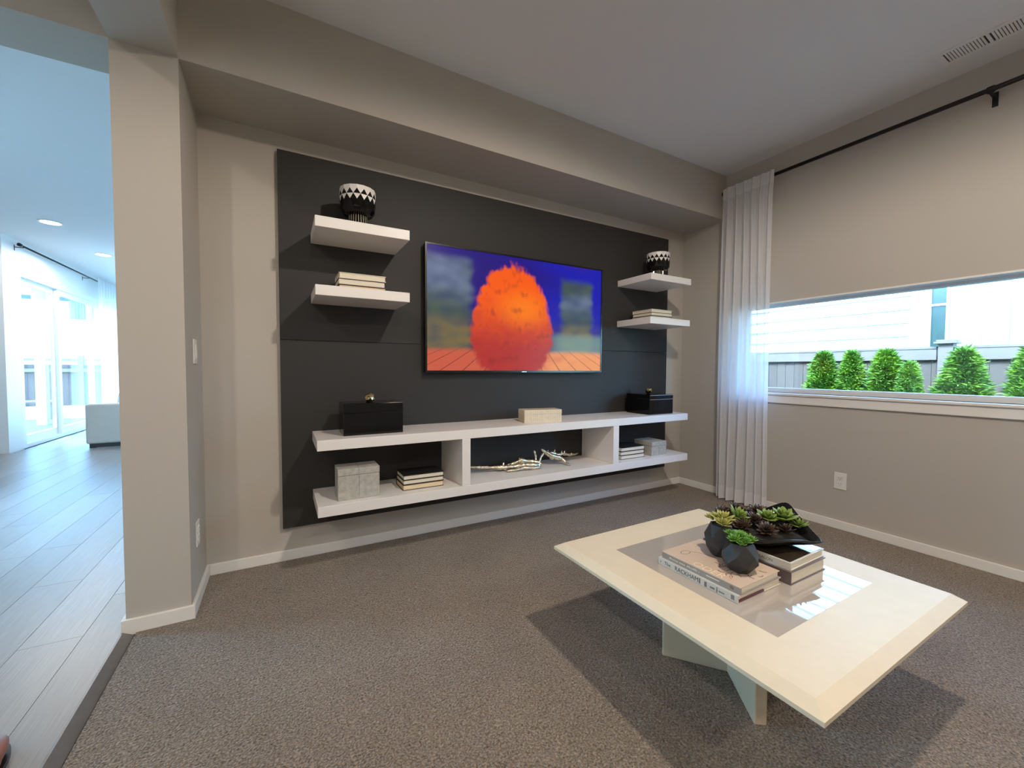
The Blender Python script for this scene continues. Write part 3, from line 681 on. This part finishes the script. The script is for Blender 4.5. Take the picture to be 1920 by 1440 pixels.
# faceted pots and succulents
def leafmesh(name, L, Wd, Th, cup=.25):
    bm = bmesh.new(); n = 6; rs = []
    for i, (f, w) in enumerate(((0, .30), (.3, .75), (.58, 1.0), (.8, .72), (1.0, .05))):
        c = Vector((L*f, 0, cup*L*f*f)); rs.append([(c.x, Wd*w*math.cos(2*math.pi*k/n)/2, c.z+Th*w*math.sin(2*math.pi*k/n)/2) for k in range(n)])
    rings(bm, rs); me = fin(bm, name)
    for p in me.polygons: p.use_smooth = True
    return me
def rosette(parent, loc, rad, mat, rows=4, per=7, tilt=(0, 0), wid=.5, seed=0, name='rosette'):
    rnd = random.Random(seed)
    bm = bmesh.new(); bmesh.ops.create_icosphere(bm, subdivisions=1, radius=rad*.22); o = link(name, fin(bm, name), mat, parent)
    o.location = loc; o.rotation_euler = (tilt[0], tilt[1], rnd.uniform(0, 6))
    lm = leafmesh('leaf', rad, rad*wid, rad*.16); lm.materials.append(M[mat])
    for r_ in range(rows):
        el = math.radians(8+ (75/(rows))*r_); k_ = per-(r_ if per > 6 else 0); s = 1-.17*r_
        for i in range(k_):
            c = bpy.data.objects.new('leaf', lm); C.objects.link(c); c.parent = o
            c.rotation_euler = (rnd.uniform(-.15, .15), -el+rnd.uniform(-.1, .1), 2*math.pi*(i+.5*r_)/k_+rnd.uniform(-.1, .1))
            c.scale = (s,)*3; c.location = (0, 0, rad*.06*r_)
    return o
def faceted_pot(label, loc, R, H, seed, rz):
    t = thing('potted_succulent', label, 'potted plant', loc, rz, 'faceted pots with succulents'); n = 6
    bm = bmesh.new(); vs = []
    for r_, z, ph in ((R*.55, 0, 0), (R*.97, H*.30, .5), (R, H*.60, 0), (R*.70, H*.94, .5)): vs.append([bm.verts.new(p) for p in circ(r_, z, n, ph=ph)])
    bm.faces.new(vs[0][::-1])
    for a, b, s in ((vs[0], vs[1], 0), (vs[1], vs[2], 1), (vs[2], vs[3], 0)):
        for i in range(n):
            j = (i+1) % n
            if s == 0: bm.faces.new((a[i], a[j], b[i])); bm.faces.new((a[j], b[j], b[i]))
            else: bm.faces.new((a[i], b[j], b[i])); bm.faces.new((a[i], a[j], b[j]))
    inn = [bm.verts.new(p) for p in circ(R*.61, H*.94, n, ph=.5)]; inb = [bm.verts.new(p) for p in circ(R*.58, H*.75, n, ph=.5)]
    for a, b in ((vs[3], inn), (inn, inb)):
        for i in range(n): bm.faces.new((a[i], a[(i+1) % n], b[(i+1) % n], b[i]))
    bm.faces.new(inb)
    bmesh.ops.recalc_face_normals(bm, faces=bm.faces[:]); pass
    link('faceted_pot', fin(bm, 'faceted_pot'), 'pot', t)
    lathe('soil', [(R*.60, H*.76), (R*.5, H*.9)], 'soil', t, 14)
    return t
zb = ZT+.0245+.0235
p1 = faceted_pot('faceted black pot with a bright green trailing succulent', (1.650, -1.838, zb), .056, .100, 1, .4)
for k, (x, y, z, r_) in enumerate(((0, 0, .106, .032), (.028, .008, .103, .026), (-.026, .012, .104, .026), (.006, -.028, .101, .026), (-.018, -.02, .102, .024), (.034, -.018, .096, .022), (.012, .03, .104, .026), (-.036, -.006, .098, .02))):
    rosette(p1, (x, y, z), r_, 'leafgrn', 4, 8, (y*-8, x*8), .42, seed=k)
p2 = faceted_pot('faceted black pot with a yellow green succulent', (1.697, -1.738, zb), .052, .116, 2, 1.1)
for k, (x, y, z, r_) in enumerate(((.005, -.01, .122, .046), (-.03, .01, .12, .032), (.032, .012, .118, .03))):
    rosette(p2, (x, y, z), r_, 'leafyel', 5, 9, (y*-8, x*8), .36, seed=20+k)
# black leaf-shaped bowl of succulents on the glossy book
zb4 = ZT+.0425+.0272
B0 = thing('succulent_bowl', 'black leaf shaped metal bowl planted with green and burgundy succulents', 'planter', (1.90, -1.755, zb4))
rim = [(-.15, -.035, .062), (-.115, -.10, .05), (-.04, -.125, .045), (.02, -.14, .038), (.095, -.168, .028), (.125, -.12, .05), (.14, -.07, .085), (.16, -.015, .112), (.10, .035, .085), (.03, .085, .075), (-.06, .13, .09), (-.12, .075, .08)]
def crom(P, n):
    out = []; N = len(P)
    for i in range(N):
        p0, p1_, p2_, p3 = [Vector(P[(i+k) % N]) for k in (-1, 0, 1, 2)]
        for k in range(n):
            s = k/n; out.append(.5*((2*p1_)+(p2_-p0)*s+(2*p0-5*p1_+4*p2_-p3)*s*s+(3*p1_-p0-3*p2_+p3)*s**3))
    return out
rp_ = crom(rim, 5); bm = bmesh.new(); rs = []
for f, g in ((0, 0), (.35, 0), (.62, .16), (.85, .55), (1, 1)):
    rs.append([(p.x*f+.0*(1-f) if f else p.x*.02, p.y*f if f else p.y*.02, p.z*g+.001) for p in rp_])
rs = rs[1:]
inner = [[(x*.975, y*.975, z+.004) for x, y, z in r] for r in rs[::-1]]
rings(bm, rs+inner, cap0=True, cap1=True)
link('bowl', fin(bm, 'bowl'), 'bowlglaze', B0, True)
bm = bmesh.new(); rings(bm, [[(p.x*.80, p.y*.80, p.z*.35+.012) for p in rp_], [(p.x*.5, p.y*.5, .05) for p in rp_]]); link('soil', fin(bm, 'soil'), 'soil', B0, True)
for k, (x, y, z, r_, m_, rows, per, w_) in enumerate((
    (-.085, .03, .085, .05, 'leafolive', 3, 6, .55), (-.105, .075, .085, .042, 'leafdark', 4, 9, .4), (-.03, .065, .085, .046, 'leafdark', 4, 9, .4),
    (-.12, -.01, .07, .04, 'leafdark', 4, 9, .4), (-.03, .0, .07, .044, 'leafdark', 4, 9, .38), (.02, -.02, .08, .044, 'leafolive', 4, 7, .6),
    (.07, -.05, .08, .056, 'leafolive', 4, 7, .62), (.045, .03, .08, .042, 'leafdark', 4, 8, .5), (.10, -.09, .06, .038, 'leafolive', 3, 8, .45),
    (-.055, -.06, .06, .04, 'leafdark', 4, 9, .4), (.02, -.085, .055, .036, 'leafdark', 3, 8, .42), (.11, -.03, .075, .034, 'leafolive', 3, 7, .5))):
    rosette(B0, (x, y, z), r_, m_, rows, per, (-y*5-.25, x*3-.2), w_, seed=40+k)

# ------------------------------------------------------------------ great room things
def sofa():
    t = thing('sofa', 'oatmeal linen sofa seen in the great room beyond the wall end', 'sofa', (-1.93, 4.87, -.01))
    box('arm', 0, 1.0, 0, .2, .07, .605, 'sofa', t, bev=.025)
    box('base', .0, 1.0, .2, 2.2, .07, .30, 'sofa', t, bev=.02)
    box('seat_cushion', .03, .78, .21, 1.2, .30, .46, 'sofa', t, bev=.03); box('seat_cushion', .03, .78, 1.21, 2.18, .30, .46, 'sofa', t, bev=.03)
    box('backrest', .78, 1.0, .2, 2.2, .30, .78, 'sofa', t, bev=.03)
    box('arm', 0, 1.0, 2.2, 2.4, .07, .605, 'sofa', t, bev=.025)
    for x, y in ((.03, .03), (.92, .03), (.03, 2.3), (.92, 2.3)): box('foot', x, x+.06, y, y+.06, 0, .07, 'dark', t)
    boxes('plinth', [(.05, .98, .02, .06, .02, .07)], 'dark', t)
sofa()
bm = bmesh.new(); bmesh.ops.create_uvsphere(bm, u_segments=20, v_segments=12, radius=1)
for v in bm.verts:
    v.co.x = math.copysign(abs(v.co.x)**.6, v.co.x); v.co.y = math.copysign(abs(v.co.y)**.6, v.co.y)
    v.co = Vector((v.co.x*.20, v.co.y*.20, v.co.z*.08))
o = link('cushion', fin(bm, 'cushion'), 'pillow', None, True); o.location = (-1.50, 5.25, .63); o.rotation_euler = (.95, 0, 0)
tag(o, 'grey cushion leaning on the arm of the sofa', 'cushion')
t = thing('curtain_rod', 'thin black curtain rod above the sliding door of the great room', 'curtain rod', (XL+.085, 7.2, 2.655))
tubeobj('pole', [(0, -2.05, 0), (0, 2.2, 0)], .012, 'rodblack', t)
for y in (-1.98, .1, 2.1):
    bm = bmesh.new(); bbox(bm, -.0895, -.084, y-.011, y+.011, -.06, .012); bbox(bm, -.085, 0, y-.006, y+.006, -.02, -.012); link('bracket', fin(bm, 'bracket'), 'rodblack', t)
tubeobj('finial', [(0, -2.05, 0), (0, -2.09, 0)], .022, 'rodblack', t)
drape('sheer_curtain', 'white sheer curtain hanging at the sliding door of the great room', 'curtain', XL+.15, 7.45, 9.25, .0, 2.69, 14, .03, 'sheer2', 'sheer2', seed=9)
# foot of someone at the frame edge
bm = bmesh.new(); bmesh.ops.create_uvsphere(bm, u_segments=24, v_segments=14, radius=1)
for v in bm.verts:
    k = 1 if v.co.y < 0 else .85
    v.co = Vector((v.co.x*.042*k, v.co.y*.12, (v.co.z*.028 if v.co.z < 0 else v.co.z*(.034 if v.co.y > 0 else .055))))
t = thing('shoe', 'reddish brown shoe tip on the wood floor by the metal strip', 'shoe', (-.347, -1.052, .0035))
u_ = link('upper', fin(bm, 'upper'), 'skin', t, True); u_.location = (0, 0, .036)
bm = bmesh.new(); rings(bm, [[(.043*math.cos(a)*(1 if math.sin(a) < 0 else .9), .122*math.sin(a), z) for a in [i*2*math.pi/28 for i in range(28)]] for z in (0, .014)])
link('sole', fin(bm, 'sole'), 'bezel', t)

# ------------------------------------------------------------------ outside the media room window
struct(box('ground', -30, 40, -25, 45, -.5, -.36, 'ground'))
FX = 6.4
F = thing('garden_fence', 'weathered board fence behind the row of green shrubs', 'fence', (FX, 0, -.36))
bm = bmesh.new(); bbox(bm, 0, .02, -.5, .5, 0, 1); bmB = fin(bm, 'board'); bmB.materials.append(M['fence'])
y = 4.5
while y > -5:
    w = .1095 if y > .25 else .137
    o = bpy.data.objects.new('board', bmB); C.objects.link(o); o.parent = F
    o.location = (random.uniform(0, .004), y-w/2, .05); o.scale = (1, w-.004, 1.56); y -= w
for a, b in ((4.5, 1.32), (1.20, -1.045), (-1.185, -3.4), (-3.52, -5)):
    box('rail', -.03, 0, b, a, 1.565, 1.68, 'fencerail', F); box('top_rail', -.035, .05, b, a, 1.682, 1.705, 'fencerail', F)
    box('rail', -.03, 0, b, a, .25, .36, 'fencerail', F)
for y in (1.26, -1.115, -3.46):
    s = box('post', -.045, .065, y-.055, y+.055, 0, 1.73, 'fencerail', F)
    boxes('post_cap', [(-.075, .095, y-.085, y+.085, 1.731, 1.752), (-.06, .08, y-.07, y+.07, 1.752, 1.772)], 'fencerail', s, bev=.004)
def shrubmesh(seed, n=6500, Rm=.24, H=1.5):
    rnd = random.Random(seed); vs = []; fs = []
    for _ in range(n):
        f = rnd.random(); th = rnd.uniform(0, 6.283)
        env = (1-f**2.4)**.7*(.75+.25*min(1, f*4))*(1-.3*f)
        env *= 1+.14*math.sin(3*th+seed+7*f)+.10*math.sin(5*th-11*f+seed*2)
        r_ = Rm*env*(1-.45*rnd.random()**2); c = Vector((r_*math.cos(th), r_*math.sin(th), H*f))
        out = Vector((math.cos(th), math.sin(th), 0))
        d = (out*rnd.uniform(.4, 1)+Vector((0, 0, rnd.uniform(-.15, 1.0)))+Vector((rnd.uniform(-.6, .6), rnd.uniform(-.6, .6), 0))).normalized()
        s = d.cross(Vector((rnd.uniform(-1, 1), rnd.uniform(-1, 1), rnd.uniform(-1, 1)))).normalized()
        for q in (-.8, 0, .8):                     # fan of three narrow leaflets
            dd = (d+s*q).normalized(); L = rnd.uniform(.05, .10)*(1 if q == 0 else .75); ww = .0075
            a = len(vs); nrm = dd.cross(s+d*.01).normalized(); sd_ = dd.cross(nrm)
            vs += [tuple(c), tuple(c+dd*L*.55+sd_*ww), tuple(c+dd*L+Vector((0, 0, -.006))), tuple(c+dd*L*.55-sd_*ww)]
            fs.append((a, a+1, a+2, a+3))
    me = bpy.data.meshes.new('foliage'); me.from_pydata(vs, [], fs); me.materials.append(M['shrub']); return me
SM = [shrubmesh(1), shrubmesh(2)]
bm = bmesh.new(); tube(bm, [(0, 0, 0), (0, 0, .5), (0, 0, .9)], [.02, .016, .006], 7); stem = fin(bm, 'stem'); stem.materials.append(M['bark'])
for k, (y, rad, top, x, lab) in enumerate((
    (-.19, .265, 1.32, 5.97, 'narrow green arborvitae shrub before the grey narrow boards of the fence'),
    (-.47, .215, 1.32, 5.96, 'narrow green arborvitae shrub growing against its pointed neighbour'),
    (-.77, .275, 1.32, 5.97, 'round topped green arborvitae shrub in the middle of the row'),
    (-.99, .18, 1.19, 5.88, 'short green arborvitae shrub beside the round topped one'),
    (-1.34, .285, 1.31, 5.97, 'broad green arborvitae shrub in front of the fence post'),
    (-1.76, .26, 1.32, 5.97, 'green arborvitae shrub beyond the fence post'),
    (-2.2, .26, 1.27, 5.97, 'green arborvitae shrub at the far end of the row'))):
    t = thing('arborvitae_shrub', lab, 'shrub', (x, y, -.36), k*1.3, 'shrubs along the fence')
    H = top+.36
    o = bpy.data.objects.new('foliage', SM[k % 2]); C.objects.link(o); o.parent = t; o.location = (0, 0, .12)
    o.scale = (rad/.24, rad/.24, (H-.16)/1.5)
    o = bpy.data.objects.new('stem', stem); C.objects.link(o); o.parent = t; o.scale = (1, 1, H)
HX = 9.6
N = thing('neighbour_house', 'white lap sided house beyond the fence', 'house', (HX, 0, -.36))
box('wall', .03, 5, -9, 9, 0, 5.4, 'housetrim', N)
z = 0.0; LAP = .226; k = 0
bm = bmesh.new()
vs = [bm.verts.new(p) for p in ((-.02, 0, 0), (.026, 0, 1), (.03, 0, 1), (.03, 0, 0), (-.02, 1, 0), (.026, 1, 1), (.03, 1, 1), (.03, 1, 0))]
for q in ((0, 1, 2, 3), (7, 6, 5, 4), (0, 4, 5, 1), (0, 3, 7, 4), (1, 5, 6, 2), (3, 2, 6, 7)): bm.faces.new([vs[i] for i in q])
lapm = fin(bm, 'siding_board'); lapm.materials.append(M['siding'])
z = 0
while z < 5.2:
    for a, b in ((.13, 4.6), (4.604, 9), (-9, -5.0), (-4.996, -1.1)):
        o = bpy.data.objects.new('siding_board', lapm); C.objects.link(o); o.parent = N; o.location = (0, a, z); o.scale = (1, b-a, LAP+.006)
    z += LAP
hw_ = boxes('window', [(-.02, .03, -.12, .13, 1.2, 3.4), (-.02, .03, -1.1, -.97, 1.2, 3.4), (-.02, .03, -.97, -.12, 3.25, 3.4), (-.02, .03, -.97, -.12, 1.2, 1.35), (-.012, .03, -.325, -.295, 1.35, 3.25), (-.006, .03, -.295, -.12, 2.50, 2.53)], 'housetrim', N)
box('pane', .012, .029, -.295, -.12, 1.35, 3.25, 'hglass', hw_)
bm = bmesh.new(); prev = None
for i in range(41):
    yy = -.97+.645*i/40; xx = .018+.004*math.sin(i*1.1)
    cur = (bm.verts.new((xx, yy, 1.35)), bm.verts.new((xx, yy, 3.25)))
    if prev: bm.faces.new((prev[0], cur[0], cur[1], prev[1]))
    prev = cur
link('window_curtain', fin(bm, 'window_curtain'), 'hcurtain', hw_)
box('roof', -.35, 5.5, -9.5, 9.5, 5.42, 5.6, 'roof', N)

# ------------------------------------------------------------------ outside the sliding door
struct(box('patio', -9, XL-.14, 5.07, 16, -.36, -.06, 'patio'), 'pale concrete patio outside the sliding door')
pc = thing('patio_cover', 'flat roof over the patio outside the sliding door', 'patio cover', (-4.6, 7, -.06))
box('cover_deck', .9, 1.8, -1.9, 1.6, 2.72, 2.84, 'housetrim', pc)
for x, y in ((1.0, 1.5), (1.0, -1.7)): box('post', x-.07, x+.07, y-.07, y+.07, 0, 2.72, 'housetrim', pc)
F2 = thing('patio_fence', 'board fence at the end of the patio', 'fence', (-5, 14.5, -.36))
x = -6.0
while x < 6:
    o = bpy.data.objects.new('board', bmB); C.objects.link(o); o.parent = F2; o.rotation_euler = (0, 0, math.pi/2)
    o.location = (x, 0, .02); o.scale = (1, .136, 1.5); x += .14
box('top_rail', -6, 6, -.05, .05, 1.62, 1.70, 'fencerail', F2); box('rail', -6, 6, -.06, -.02, 1.3, 1.4, 'fencerail', F2)
for x in (-4, -1.2, .1, 1.4, 4): box('post', x-.06, x+.06, -.07, .05, 0, 1.8, 'fencerail', F2)
bt = thing('patio_bench', 'pale slatted bench on the patio outside the sliding door', 'bench', (-4.45, 10.2, -.06))
for k in range(4): box('slat', -.5, .5, -.2+.1*k, -.11+.1*k, .38, .41, 'fencerail', bt)
for x in (-.42, .36): box('leg', x, x+.06, -.18, .18, 0, .38, 'fencerail', bt)
H2 = thing('garden_house', 'pale two storey house beyond the patio fence', 'house', (-8, 21, -.36))
box('wall', -6, 6, 0, 5, 0, 6.5, 'siding', H2)
for x in (-1.6, .2, 2.0):
    w_ = box('window', x, x+1.4, -.04, -.001, 3.35, 4.35, 'housetrim', H2); box('pane', x+.06, x+1.34, -.06, -.041, 3.41, 4.29, 'hglass', w_)
box('roof', -6.5, 6.5, -.6, 5.5, 6.5, 6.75, 'roof', H2)
